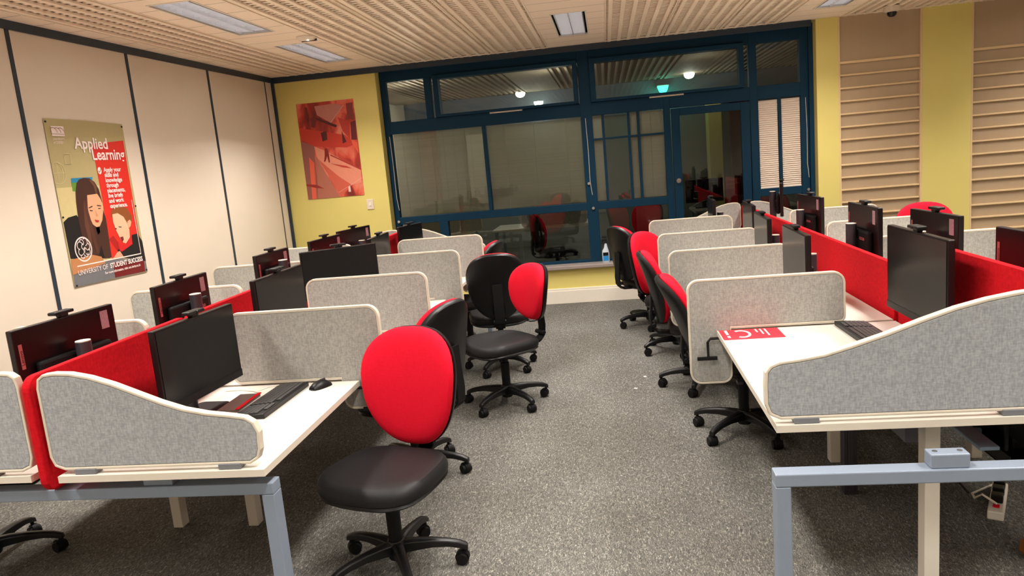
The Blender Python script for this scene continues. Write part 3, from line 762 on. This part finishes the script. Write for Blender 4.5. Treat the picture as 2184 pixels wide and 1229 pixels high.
mons = [  # label, w, top above desk, x, y, facing vector
    ('monitor nearest the camera on the left bench, black screen towards the aisle', .54, .42, -1.71, 2.845, (1, -.07)),
    ('second monitor on the aisle side of the left bench, screen angled at the aisle', .54, .475, -1.70, 3.655, (1, -.03)),
    ('wide black monitor turned towards the camera on the left bench', .50, .478, -1.745, 4.66, (.57, -.82)),
    ('fourth monitor on the aisle side of the left bench, seen nearly edge-on', .54, .435, -1.837, 5.86, (1, .02)),
    ('small dark monitor at the window end of the left bench', .42, .43, -1.82, 6.78, (.97, -.26)),
    ('monitor nearest the left picture edge, dark back with webcam above the red screen', .54, .455, -2.323, 2.85, (-1, .1)),
    ('second monitor on the wall side of the left bench, dark back to the viewer', .50, .46, -2.34, 3.77, (-1, .02)),
    ('third monitor on the wall side of the left bench, below the narrow wall joint', .46, .47, -2.30, 4.83, (-1, .05)),
    ('fourth monitor on the wall side of the left bench, in front of the yellow wall', .54, .46, -2.27, 5.75, (-1, .10)),
    ('farthest monitor on the wall side of the left bench, under the light switch', .56, .435, -2.41, 6.85, (-.97, .22)),
    ('large monitor nearest the camera on the right bench, keyboard in front', .62, .50, 1.25, 3.29, (-1, 0)),
    ('second monitor on the aisle side of the right bench, behind the first divider', .60, .425, 1.00, 4.30, (-1, .03)),
    ('third monitor on the aisle side of the right bench, narrow grey screen', .60, .42, 1.02, 5.30, (-1, .05)),
    ('fourth monitor on the aisle side of the right bench beside the red screen end', .60, .42, 1.13, 6.40, (-1, .05)),
    ('farthest monitor on the right bench, in front of the door glass', .60, .40, .985, 7.56, (-1, .05)),
    ('long monitor back at the right picture edge above the tall red screen', .60, .50, 1.60, 2.98, (1, .05)),
    ('monitor mostly hidden behind the large right monitor, webcam showing', .52, .485, 1.68, 4.12, (1, .05)),
    ('monitor with dark back and sticker, middle of the far side of the right bench', .54, .485, 1.55, 4.80, (1, 0)),
    ('narrow monitor back in front of the yellow pier on the right bench', .54, .455, 1.60, 6.24, (1, .08)),
]
protos = {}
for lab, w_, top, x, y, fc in mons:
    key = (w_, top)
    rz = math.atan2(fc[1], fc[0])-PI/2
    if key not in protos: protos[key] = make_monitor(lab, w_, top, (x, y, .73), rz)
    else: dup(protos[key], (x, y, .73), rz, lab)
a = make_monitor('monitor seen edge-on before the sidelight blinds at the far right bench', .50, .50, (1.68, 7.6, .73), math.atan2(-.21, .98)-PI/2)

# ------------------------------------------------------------------ keyboards, mouse, notebook, cards
def make_keyboard(label, loc, rz):
    t = thing('keyboard', label, 'keyboard', loc, rz, 'black keyboards')
    b = MB(); b.loft([[(x, -.078, 0), (x, .078, 0), (x, .078, .022), (x, -.05, .013), (x, -.078, .007)] for x in (-.22, .22)]); b.obj('base', 'blackp', t, bevel=.003)
    k = MB()
    for r in range(6):
        n = 15 if r else 13
        y = .058-r*.0205-(.004 if r else 0)
        zt = .021-(.058-y)*.085+.002
        for i in range(n):
            x0 = -.208+i*.0192+(.0 if r else .01)
            if r == 5 and 4 <= i <= 8:
                if i == 4: k.box(x0, x0+.094, y-.008, y+.008, zt-.004, zt+.003)
                continue
            k.box(x0, x0+.0165, y-.008, y+.008, zt-.004, zt+.003)
        for i in range(6): k.box(.092+i*.0192, .092+i*.0192+.0165, y-.008, y+.008, zt-.004, zt+.003) if not (r == 0 and i > 3) else None
    k.obj('keys', 'keyp', t, kind='stuff')
    return t
K = make_keyboard('black keyboard on the nearest desktop of the left bench', (-1.498, 2.965, .73), math.radians(88.5)+PI)
dup(K, (1.145, 3.56, .73), math.radians(91), 'black keyboard below the large monitor of the right bench')
t = thing('computer_mouse', 'black computer mouse with grey top on the nearest left desktop', 'mouse', (-1.345, 3.15, .73), math.radians(60))
mm = MB(); secs = []
for u, w0, h0 in ((-.055, .006, .006), (-.05, .022, .018), (-.03, .030, .030), (0, .031, .035), (.03, .029, .028), (.048, .022, .016), (.056, .008, .006)):
    secs.append([(u, w0*math.cos(q), max(0.0, h0*math.sin(q))) for q in [PI*i/10 for i in range(11)]])
mm.loft(secs); mm.obj('body', 'blackp', t, smooth=True)
MB().box(.0, .028, -.004, .004, .028, .0375).obj('scroll_wheel', 'columncol', t, bevel=.002)
t = thing('notebook', 'brown notebook with a red strip lying between monitor and keyboard', 'notebook', (-1.635, 2.95, .73), math.radians(1))
MB().box(-.05, .045, -.11, .11, 0, .014).obj('cover', 'notebook', t, bevel=.003)
MB().box(.035, .05, -.112, .112, .0142, .017).obj('strap', 'redscreen', t)
t = thing('cable', 'thin white cable curling from mouse to keyboard on the left desk', 'cable'); 
MB().tube([(-1.375, 3.20, .7325), (-1.44, 3.218, .7325), (-1.50, 3.215, .7325), (-1.56, 3.212, .7325), (-1.61, 3.19, .7325), (-1.645, 3.12, .7325)], .0022, 6).obj('lead', 'white', t, smooth=True)
t = thing('cable', 'thin grey cable trailing behind the keyboard on the left desk', 'cable'); 
MB().tube([(-1.605, 3.09, .7325), (-1.66, 3.13, .7325), (-1.74, 3.16, .7325), (-1.81, 3.15, .7325)], .002, 6).obj('lead', 'deskedge', t, smooth=True)
# red card on the right desk
t = thing('desk_card', 'red card with white marks on the near corner of the right desktop', 'card', (.65, 3.693, .73))
cd = MB().box(-.143, .143, -.097, .097, 0, .0012).obj('card', 'paperred', t)
z0, z1 = .0012, .0018
MB().box(-.118, -.105, 0, .085, z0, z1).obj('printed_bar', 'paperwhite', cd); MB().box(-.118, -.105, -.06, -.025, z0, z1).obj('printed_dot', 'paperwhite', cd)
mk = MB(); ro = []; ri = []
for i in range(15):
    a0 = math.radians(-120+i*17.5); ro.append((-.045+.045*math.cos(a0), .005+.075*math.sin(a0))); ri.append((-.045+.045*.72*math.cos(a0), .005+.075*.74*math.sin(a0)))
mk.prism(ro+ri[::-1], z0, z1, 'z').obj('printed_arc', 'paperwhite', cd)
for i, (l) in enumerate((.06, .10, .13)): MB().box(.03+.022*i, .038+.022*i, .085-l, .085, z0, z1).obj('printed_line', 'paperwhite', cd)

# bottle on the sill
t = thing('spray_bottle', 'white spray cleaner bottle with black trigger and blue label on the window sill', 'bottle', (-.065, 8.50, .435))
secs = []
for z, rx, ry in ((0, .036, .024), (.006, .04, .027), (.10, .041, .027), (.135, .036, .025), (.165, .022, .018), (.20, .015, .015), (.215, .014, .014)):
    secs.append([(rx*math.cos(2*PI*i/20)+(.006 if z > .15 else 0), ry*math.sin(2*PI*i/20), z) for i in range(20)])
MB().loft(secs).obj('body', 'bottle', t, smooth=True)
MB().box(-.02, .026, -.012, .012, .213, .232).box(-.036, .02, -.010, .010, .240, .268).box(-.008, .02, -.01, .01, .23, .245).box(-.034, -.026, -.006, .006, .205, .245).obj('trigger', 'blackp', t, bevel=.003)
lb = MB().box(-.03, .03, -.0285, -.0265, .02, .075).obj('label_band', 'label_blue', t)
MB().box(-.03, .03, -.0285, -.0265, .078, .115).obj('label_band', 'blackm', t)

# switch, art, poster
t = thing('light_switch', 'square white light switch on the yellow wall below the red print', 'switch', (-2.716, WY, 1.308))
MB().box(-.041, .041, -.01, 0, -.058, .058).obj('plate', 'cctv', t, bevel=.003); MB().box(-.012, .012, -.014, -.01, -.02, .02).obj('rocker', 'white', t, bevel=.002)

art = thing('wall_print', 'tall red abstract print on the yellow wall left of the windows', 'picture', (-3.45, WY, 1.42))
MB().box(0, .678, -.006, 0, 0, 1.083).obj('sheet', 'redart', art)
def apoly(pts, col, lay, nm='printed_shape', parent=None):
    P = [(x, z) for x, z in pts]
    A = sum(P[i][0]*P[(i+1) % len(P)][1]-P[(i+1) % len(P)][0]*P[i][1] for i in range(len(P)))
    if A < 0: P = P[::-1]
    return MB().prism(P, -.006-lay*.0006, -.0059-lay*.0006+.0002).obj(nm, flat('ink_%d_%d_%d' % col, col), art)
# crop pixel -> print coordinates
def q(x, y): 
    # bilinear-ish inverse of the print's outline in the photograph's crop
    v = (y-(160-57*(x-105)/600))/1000.0
    u = (x-(105+135*v))/(600-12*v)
    return (max(.0, min(1, u))*.678, (1-max(0, min(1, v)))*1.083)
for pts, col, lay in [
    ([(160, 540), (300, 580), (345, 1150), (240, 1158)], (150, 88, 78), 1), ([(245, 700), (300, 760), (330, 1150), (285, 1150)], (228, 96, 66), 2),
    ([(300, 590), (430, 640), (790, 830), (800, 960), (690, 990), (560, 900), (420, 790), (330, 700)], (226, 140, 114), 1),
    ([(320, 690), (420, 860), (580, 1120), (345, 1148)], (176, 104, 84), 2), ([(340, 720), (440, 870), (585, 1118), (700, 990), (560, 900)], (206, 92, 70), 2),
    ([(140, 400), (620, 470), (740, 560), (640, 600), (300, 590), (165, 520)], (196, 52, 34), 2), ([(370, 450), (430, 430), (440, 520), (390, 540)], (78, 24, 20), 3),
    ([(300, 180), (520, 150), (600, 180), (480, 350), (330, 270)], (188, 116, 104), 1), ([(545, 290), (670, 330), (680, 520), (600, 430)], (184, 50, 36), 3),
    ([(680, 340), (735, 320), (750, 520), (690, 520)], (102, 22, 26), 3), ([(310, 290), (540, 370), (530, 395), (330, 320)], (84, 26, 24), 3),
    ([(630, 150), (700, 140), (715, 320), (650, 300)], (128, 44, 40), 2), ([(590, 430), (640, 540), (600, 560)], (84, 22, 20), 4),
    ([(200, 190), (225, 190), (235, 310), (215, 300)], (110, 40, 36), 3), ([(260, 300), (320, 270), (310, 400), (270, 390)], (112, 36, 32), 3),
    ([(410, 620), (428, 602), (442, 625), (455, 660), (468, 755), (455, 755), (438, 690), (420, 745), (405, 750), (412, 690)], (130, 26, 20), 4),
    ([(470, 765), (640, 790), (700, 815), (600, 805)], (190, 60, 44), 4), ([(215, 985), (330, 990), (410, 1030), (340, 1025), (220, 1005)], (150, 40, 32), 4),
    ([(650, 1090), (665, 1000), (685, 990), (725, 1080), (720, 1110)], (120, 34, 28), 4), ([(660, 1010), (680, 995), (690, 1060), (665, 1060)], (230, 190, 180), 5),
    ([(470, 670), (785, 815), (788, 830), (472, 685)], (170, 52, 40), 3), ([(690, 520), (750, 545), (770, 660), (700, 560)], (226, 90, 60), 3)]:
    apoly([q(*p) for p in pts], col, lay)
d = MB()
for (xa, ya, xb, yb, n) in ((605, 170, 475, 345, 20), (800, 915, 560, 1070, 26)):
    for i in range(n):
        a = q(xa+(xb-xa)*i/n, ya+(yb-ya)*i/n); d.box(a[0]-.004, a[0]+.004, -.0098, -.0095, a[1]-.002, a[1]+.002)
d.obj('dotted_line', flat('ink_dots', (236, 190, 170)), art)

P0 = (WX, 4.73, 1.05)
po = thing('wall_poster', 'large poster about Applied Learning with two people, on the cream partition', 'poster', P0)
MB().prism([(0, .012), (.842, -.008), (.838, 1.155), (.42, 1.166), (-.003, 1.166)], .004, .007, 'x').obj('sheet', flat('poster_olive', (178, 164, 116)), po)
def pp(pts, col, lay, nm='printed_shape'):
    P = [tuple(a) for a in pts]
    return MB().prism(P, .007+lay*.0005, .0072+lay*.0005, 'x').obj(nm, flat('ink_%d_%d_%d' % col, col), po)
pp([(.0, .70), (.44, .70), (.44, .13), (0, .13)], (206, 190, 136), 1)
pp([(.443, 1.0), (.815, 1.03), (.81, .30), (.84, .16), (.425, .16), (.45, .60)], (214, 42, 30), 2, 'red_panel')
pp([(.007, .151), (.472, .145), (.84, .10), (.842, -.003), (.001, .014)], (112, 112, 116), 2, 'table_strip')
pp([(.158, .761), (.386, .763), (.367, .73), (.155, .73)], (36, 128, 168), 3); pp([(.155, .73), (.30, .73), (.25, .66), (.152, .671)], (96, 140, 50), 3)
pp([(.145, .505), (.057, .494), (.005, .467), (.005, .438), (.008, .213), (.42, .16), (.43, .40), (.207, .43)], (20, 18, 20), 4, 'black_top')
pp([(.007, .207), (.233, .211), (.324, .185), (.355, .132), (.001, .10)], (190, 128, 82), 6, 'arm')
pp([(.166, .599), (.178, .664), (.203, .724), (.236, .751), (.288, .76), (.348, .754), (.396, .726), (.429, .672), (.440, .582), (.43, .532), (.450, .457), (.444, .298), (.437, .165), (.36, .165), (.345, .268), (.30, .196), (.21, .21), (.18, .285), (.161, .363), (.157, .493)], (66, 36, 28), 5, 'hair')
pp([(.29, .636), (.40, .64), (.428, .60), (.436, .57), (.43, .505), (.405, .445), (.365, .404), (.33, .402), (.295, .425), (.276, .478), (.273, .544)], (222, 164, 126), 6, 'face')
pp([(.32, .40), (.36, .40), (.36, .36), (.33, .345)], (196, 138, 104), 5)
pp([(.21, .43), (.24, .60), (.262, .60), (.255, .30), (.23, .25)], (96, 56, 42), 6)
pp([(.335, .742), (.372, .742), (.405, .69), (.40, .64), (.385, .64), (.375, .70)], (104, 66, 50), 7)
pp([(.24, .60), (.262, .60), (.30, .33), (.31, .22), (.28, .22), (.262, .32)], (84, 48, 36), 7)
pp([(.321, .457), (.372, .447), (.356, .432), (.330, .437)], (180, 44, 44), 7)
pp([(.283, .548), (.325, .558), (.325, .550), (.283, .540)], (60, 34, 26), 7); pp([(.375, .56), (.42, .553), (.42, .546), (.375, .552)], (60, 34, 26), 7)
pp([(.287, .53), (.32, .524), (.318, .518), (.29, .521)], (40, 24, 22), 7); pp([(.38, .535), (.412, .535), (.41, .529), (.384, .529)], (40, 24, 22), 7)
pp([(.348, .53), (.368, .478), (.342, .476)], (206, 146, 110), 7)
pp([(.50, .32), (.565, .23), (.60, .17), (.55, .16), (.44, .30)], (170, 24, 24), 3)
pp([(.723, .302), (.793, .306), (.838, .24), (.842, .077), (.552, .15), (.518, .208), (.569, .225), (.688, .246)], (22, 20, 22), 4, 'child_top')
pp([(.538, .281), (.581, .235), (.685, .27), (.717, .314), (.708, .231), (.566, .19), (.542, .205)], (206, 26, 34), 5)
pp([(.512, .195), (.544, .197), (.575, .149), (.437, .143)], (214, 160, 128), 6)
pp([(.512, .463), (.529, .508), (.561, .528), (.635, .532), (.72, .51), (.762, .442), (.735, .39), (.669, .36), (.56, .42)], (140, 78, 36), 5, 'child_hair')
pp([(.53, .479), (.594, .482), (.655, .45), (.685, .40), (.700, .345), (.69, .287), (.631, .246), (.601, .256), (.57, .295), (.541, .356), (.523, .422)], (232, 184, 150), 6, 'child_face')
pp([(.695, .411), (.727, .421), (.739, .402), (.724, .373), (.700, .358), (.683, .383)], (222, 166, 130), 7)
pp([(.571, .301), (.609, .302), (.612, .278), (.593, .263)], (112, 30, 28), 7)
pp([(.575, .383), (.612, .377), (.61, .370), (.58, .374)], (50, 34, 30), 7); pp([(.531, .375), (.552, .370), (.55, .362), (.533, .366)], (50, 34, 30), 7)
pp([(.443, .125), (.818, .083), (.809, .0), (.437, .010)], (112, 16, 22), 3)
wl = MB()
def pline(a, b, t=.004, lay=8):
    a = Vector(a); b = Vector(b); d = (b-a).normalized(); n = Vector((-d.y, d.x))*t/2
    wl.prism([tuple(a+n), tuple(b+n), tuple(b-n), tuple(a-n)], .007+lay*.0005, .0072+lay*.0005, 'x')
pline((.057, .152), (.792, .145), .008); pline((.792, .145), (.789, .572), .006)
wl.obj('frame_line', 'paperwhite', po)
def arcp(cx, cz, r, a0, a1, t=.004, n=14, lay=8):
    pts = [(cx+r*math.cos(math.radians(a0+(a1-a0)*i/n)), cz+r*math.sin(math.radians(a0+(a1-a0)*i/n))) for i in range(n+1)]
    for a, b in zip(pts, pts[1:]): pline(a, b, t, lay)
wl = MB()
arcp(.150, .262, .084, 0, 360, .010, 32)
for (cx, cz, r, a0, a1) in ((.12, .29, .028, 20, 250), (.14, .31, .022, -60, 170), (.175, .31, .026, -90, 120), (.195, .275, .024, -120, 90), (.19, .24, .024, -160, 60), (.155, .28, .02, 90, 330), (.12, .245, .024, 100, 320), (.135, .22, .022, 160, 360), (.168, .225, .02, 180, 380), (.165, .255, .016, 0, 260), (.145, .25, .045, -100, -60), (.12, .27, .045, -70, 10)):
    arcp(cx, cz, r, a0, a1, .0055, 9)
wl.obj('round_emblem', 'paperwhite', po)
wl = MB(); wl.box(.0105, .0108, .05, .174, 1.05, 1.062)
wl.prism([(.05, 1.066), (.05, 1.117), (.174, 1.118), (.174, 1.066)], .0105, .0107, 'x')
wl.obj('hill_logo', 'paperwhite', po)
wl = MB(); wl.prism([(.472+.021*math.cos(t), .806+.026*math.sin(t)) for t in [2*PI*i/20 for i in range(20)]], .011, .0112, 'x')
wl.obj('tick_badge', 'paperwhite', po)
wl = MB()
for k_ in range(3): 
    arcp(.066+k_*.035, 1.066, .04, 115, 10, .004, 8, lay=9)
pline((.455, .806), (.468, .793), .006, 10); pline((.468, .793), (.488, .82), .006, 10)
wl.obj('dark_print', flat('poster_dark', (120, 104, 74)), po)
wl = MB(); arcp(.04, .80, .074, -120, 120, .003, 20, lay=7); arcp(.0, .80, .09, -50, 50, .002, 10, lay=7); pline((.0, .80), (.11, .80), .002, 7); pline((.04, .87), (.04, .73), .002, 7)
pline((.13, .93), (.19, .93), .003, 7); pline((.13, .93), (.13, .86), .003, 7); pline((.13, .86), (.19, .86), .003, 7); pline((.19, .93), (.19, .86), .003, 7)
wl.obj('faint_print', flat('poster_faint', (214, 202, 158)), po)
R90 = (PI/2, 0, PI/2)
text('Applied', .112, (.012, .253, .966), R90, 'paperwhite', po, bold=.0022, sx=1.05)
text('Learning', .112, (.012, .416, .886), R90, 'paperwhite', po, bold=.0022, sx=.98)
for i, s_ in enumerate(('Apply your', 'skills and', 'knowledge', 'through', 'placements,', 'live briefs', 'and work', 'experience.')):
    text(s_, .045, (.012, .517, .796-i*.0385), R90, 'paperwhite', po, bold=.0012)
text('UNIVERSITY OF', .05, (.012, .052, .088), R90, 'paperwhite', po, sx=.93)
text('STUDENT SUCCESS', .05, (.012, .400, .088), R90, 'paperwhite', po, bold=.0016, sx=.92)
text('For more information, visit: uos.derby.ac.uk', .026, (.012, .330, .052), R90, 'paperwhite', po, bold=.0006, sx=.93)
text('UNIVERSITY', .022, (.012, .05, 1.022), R90, 'paperwhite', po, sx=.95); text('of DERBY', .026, (.012, .05, .998), R90, 'paperwhite', po, sx=.95)
a = MB()
for y, z in ((.012, 1.145), (.825, 1.135), (.02, .022), (.83, .01), (.01, .50), (.83, .52)): a.cyl((.007, y, z), (.012, y, z), .007, n=10)
a.obj('fixing_pin', 'blackp', po)

# ------------------------------------------------------------------ under the right desk, floor bits
t = thing('cable_tray', 'grey cable tray holding a blue-grey bar under the right bench', 'cable tray', (1.30, 3.1, .5))
MB().box(-.03, .2, -.55, .55, 0, .004).box(-.03, -.026, -.55, .55, 0, .05).box(.196, .2, -.55, .55, 0, .05).obj('tray', 'blackm', t)
MB().box(-.10, -.035, -.50, -.10, .052, .066).box(-.06, .0, -.3, -.28, .03, .053).obj('bar', 'traycol', t, bevel=.004)
MB().box(.05, .18, -.4, .35, .005, .07).obj('black_box', 'blackp', t, bevel=.01)
for yy in (-.5, .5): MB().box(-.02, -.01, yy, yy+.01, .05, .205).obj('hanger', 'blackm', t)
t = thing('power_strip', 'white power strip with a red switch on the floor under the right bench', 'power strip', (1.60, 3.30, .0), -.5)
MB().box(-.03, .03, -.16, .16, 0, .04).obj('body', 'white', t, bevel=.006)
MB().box(-.012, .012, -.12, -.095, .04, .046).obj('switch', 'redseat', t, bevel=.001)
for y in (-.05, .03, .1): MB().box(-.022, .022, y-.022, y+.022, .04, .075).obj('plug', 'blackp', t, bevel=.004)
MB().tube([(0, -.1, .05), (-.05, -.14, .10), (-.08, -.1, .06), (-.1, .05, .012), (-.02, .2, .012)], .005, 8).obj('lead', 'white', t, smooth=True)
t = thing('cable', 'black cable hanging from the tray under the right bench', 'cable')
MB().tube([(1.25, 3.2, .49), (1.24, 3.1, .35), (1.36, 3.15, .2), (1.48, 3.3, .06)], .005, 8).obj('lead', 'blackp', t, smooth=True)
t = thing('cloth_bag', 'orange-brown bag on the floor at the right picture edge', 'bag', (1.555, 2.87, 0))
secs = [[(r*math.cos(2*PI*i/16)*(1+.1*math.sin(3*i)), r*.7*math.sin(2*PI*i/16), z) for i in range(16)] for r, z in ((.06, 0), (.075, .02), (.07, .06), (.045, .085), (.01, .095))]
MB().loft(secs).obj('bag', 'orange', t, smooth=True)
for i, (x, y, r) in enumerate(((.187, 5.45, .3), (.108, 5.18, 1.1))):
    t = thing('paper_scrap', 'tiny white paper scrap on the aisle carpet, %s of the two' % ('farther' if i == 0 else 'nearer'), 'paper', (x, y, 0), r)
    MB().box(-.009, .009, -.011, .011, .001, .003).obj('scrap', 'paperwhite', t)

# ------------------------------------------------------------------ furniture of the room behind the glass
def fdesk(label, x, y, rz):
    t = thing('desktop', label, 'desk', (x, y, 0), rz, 'desks behind the glass')
    MB().box(-.7, .7, -.4, .4, .705, .73).obj('top', 'desk', t); 
    for sx in (-.65, .65):
        for sy in (-.35, .35): MB().box(sx-.02, sx+.02, sy-.02, sy+.02, 0, .705).obj('leg', 'silver', t)
    return t
fdesk('white desk behind the glass, left part of the sheer blinds', -2.6, 10.6, 0); fdesk('white desk behind the glass, right part of the sheer blinds', -.9, 10.6, 0)
fdesk('white desk behind the door glass', 1.9, 11.2, 0)
for i, (x, y) in enumerate(((-2.2, 10.3), (-.75, 10.3))):
    panel_thing('desk_divider', 'pale divider behind the sheer blind, %s one' % ('left' if i == 0 else 'right'), 'divider', rrect(-.45, .45, .732, 1.2, .05), .026, 'grey', 'dividers behind the glass', (x, y, 0))
red = thing('red_screen', 'red screen seen through the door glass', 'desk screen', (1.75, 11.0, 0)); MB().prism(rrect(-.5, .5, .735, 1.15, .05), -.016, .016, 'x').obj('fabric_panel', 'redscreen', red)
for i, (x, y, fc, lab) in enumerate(((-2.9, 9.6, (.3, 1), 'red chair behind the sheer blind at far left'), (-.7, 9.7, (.9, .4), 'red chair behind the lower middle pane'), (.35, 9.8, (-.6, -.8), 'red chair behind the pane beside the bottle'), (1.95, 9.6, (-.3, -1), 'red chair behind the pane right of the door'))):
    chair_at(x, y, fc, .4*i, lab)
for i, (x, y) in enumerate(((1.40, 11.3), (2.2, 11.3))):
    k_ = list(protos.values())[0]
    dup(k_, (x, y, .73), PI, 'dark monitor behind the door glass, %s one' % ('left' if i == 0 else 'right'))
